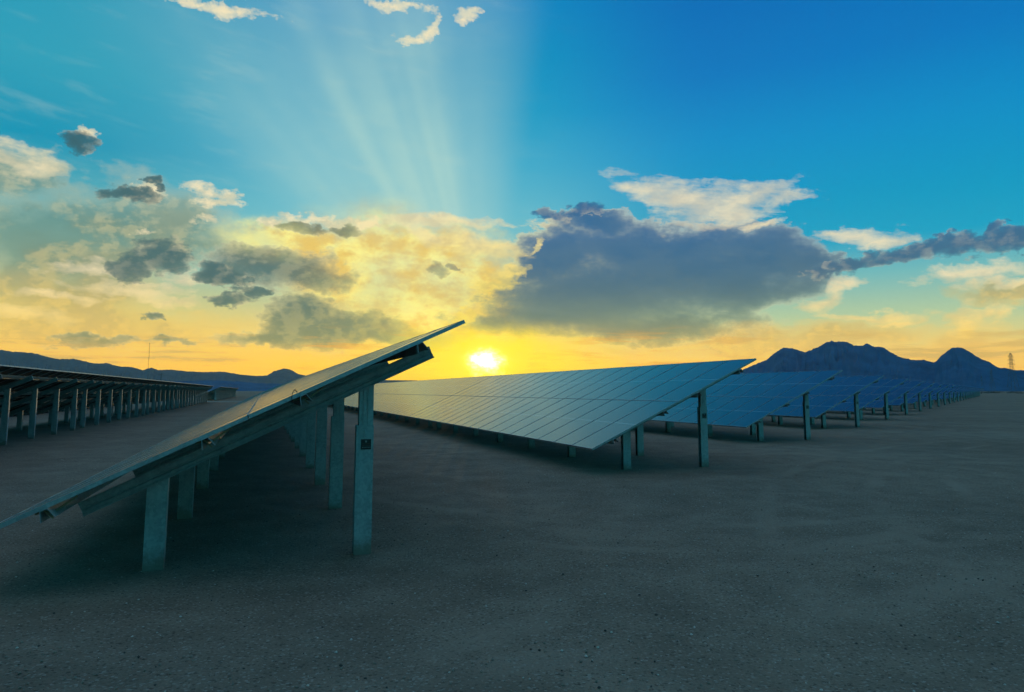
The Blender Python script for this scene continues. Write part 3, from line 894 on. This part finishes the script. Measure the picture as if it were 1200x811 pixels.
    # wide flat clouds left of the sun: firm tops, undersides dissolving into the golden air
    fm = t.add(t.add(field(MID, ps), 0.05), t.add(t.mul(d1, 1.0), t.add(t.mul(d4, 0.45), t.mul(d3, 0.5))))
    mthin = t.m('EXPONENT', t.mul(t.m('MAXIMUM', fm, 0.0), -6.0))
    mc = t.mix(t.mul(gl, t.mul(t.ss(u, -17.0, -6.0, 0.08, 0.42), t.ss(v, 2.5, 5.0, 0.4, 1.0))), dark, glc)
    mc = t.mix(t.mul(litd, 0.16), mc, rim)
    mc = t.mix(t.mul(mthin, t.ss(sund, 24.0, 5.0, 0.45, 1.0)), mc, rim)
    c = t.mix(t.mul(opac(fm, 5.0), 0.94), c, mc)
    # small dark cumulus, thin fringes glowing where they turn to the sun
    fd = t.add(field(DARK, pw), t.add(t.mul(d1, 1.4), t.mul(d4, 0.65)))
    fd = t.add(fd, 0.08)
    thin = t.m('EXPONENT', t.mul(t.m('MAXIMUM', fd, 0.0), -5.5))
    fr = t.mix(t.mul(t.mul(thin, litd), t.ss(sund, 28.0, 5.0, 0.6, 1.0)), t.mix(t.mul(gl, 0.35), t.mix(t.mul(t.m('MULTIPLY', litd, t.ss(n1, 0.35, 0.7)), 0.30), dark, t.mix(0.45, dark, rim)), glc), rim)
    c = t.mix(t.mul(opac(fd, 5.5), 0.96), c, fr)
    # low golden haze along the horizon with thin bars
    bar = t.noise(t.xyz(t.mul(u, 0.16), t.mul(v, 1.9), 2.0), 0.8, 5.0, 0.65).outputs['Fac']
    hz = t.mul(t.ss(v, 4.2, 0.8), t.ss(bar, 0.30, 0.65, 0.50, 0.95))
    hz = t.mul(hz, t.ss(au, 70.0, 40.0))
    c = t.mix(hz, c, t.mix(t.ss(au, 5.0, 30.0), lin(255, 196, 0), lin(252, 192, 62)))
    c = t.mix(t.mul(t.mul(t.ss(bar, 0.50, 0.62), t.ss(v, 0.6, 1.6)), t.mul(t.ss(v, 5.5, 3.0), t.ss(au, 60.0, 30.0, 0.0, 0.75))), c, t.mix(t.ss(au, 4.0, 26.0), lin(236, 160, 20), lin(206, 172, 96)))
    # sun seen through the haze
    g1d = t.add(t.m('SQRT', t.add(t.mul(t.mul(du, du), 0.08), t.mul(dv, dv))), t.mul(d1, 1.6))
    c = t.mix(t.ss(g1d, 3.4, 0.6, 0.0, 0.92), c, (1.0, 0.80, 0.0, 1))
    g2d = t.m('SQRT', t.add(t.mul(t.mul(du, du), 0.75), t.mul(dv, dv)))
    g2d = t.m('MAXIMUM', t.add(g2d, t.add(t.mul(d4, 1.5), t.add(t.mul(d1, 1.2), t.mul(t.m('MAXIMUM', dv, 0.0), 0.45)))), 0.0)
    au1 = t.m('EXPONENT', t.mul(g2d, -0.85)); au2 = t.m('EXPONENT', t.mul(t.mul(g2d, g2d), -1.9))
    c = t.mix(t.mul(au1, 0.9), c, (1.6, 1.30, 0.0, 1))
    c = t.mix(t.mul(au2, 1.0), c, (6.0, 5.4, 4.0, 1))
    # ordinary broken cloud for the rest of the dome, behind the viewer
    gen = t.mul(t.ss(n2, 0.50, 0.72), t.ss(au, 40.0, 60.0))
    c = t.mix(t.mul(gen, 0.5), c, lin(120, 158, 170))
    c = t.mix(t.ss(v, 9.0, 1.0), c, t.mix(1.0, c, (1.48, 1.40, 0.95, 1), 'MULTIPLY'))
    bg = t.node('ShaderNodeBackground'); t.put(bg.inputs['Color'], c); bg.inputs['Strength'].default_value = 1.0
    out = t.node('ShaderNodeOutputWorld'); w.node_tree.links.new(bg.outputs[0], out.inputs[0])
    w.cycles.sampling_method = 'NONE'
sky()

sun = bpy.data.lights.new('sun', 'SUN'); sun.energy = 0.2; sun.angle = R(0.6); sun.color = (1.0, 0.72, 0.36)
so = bpy.data.objects.new('sun', sun); col.objects.link(so)
sd = Vector((math.sin(R(SUN_AZ)) * math.cos(R(SUN_EL)), math.cos(R(SUN_AZ)) * math.cos(R(SUN_EL)), math.sin(R(SUN_EL))))
so.rotation_euler = (-sd).to_track_quat('-Z', 'Y').to_euler(); so.location = (0, 0, 40)

# ------------------------------------------------------------------ camera
cam = bpy.data.cameras.new('camera'); co = bpy.data.objects.new('camera', cam); col.objects.link(co)
co.location = (0, 0, 1.7); co.rotation_euler = (R(90 + 6.74), 0, 0)
cam.sensor_width = 36.0; cam.lens = 831.9 / 1200 * 36.0; cam.shift_y = -(405.5 - 359.7) / 1200
cam.clip_start = 0.05; cam.clip_end = 60000
scene.camera = co
vs_ = scene.view_settings
vs_.view_transform = 'Standard'; vs_.look = 'None'; vs_.exposure = 0.0; vs_.gamma = 1.0; vs_.use_curve_mapping = False
scene.cycles.max_bounces = 3; scene.cycles.diffuse_bounces = 1; scene.cycles.glossy_bounces = 2; scene.cycles.volume_bounces = 0
scene.cycles.use_adaptive_sampling = True; scene.cycles.adaptive_threshold = 0.03
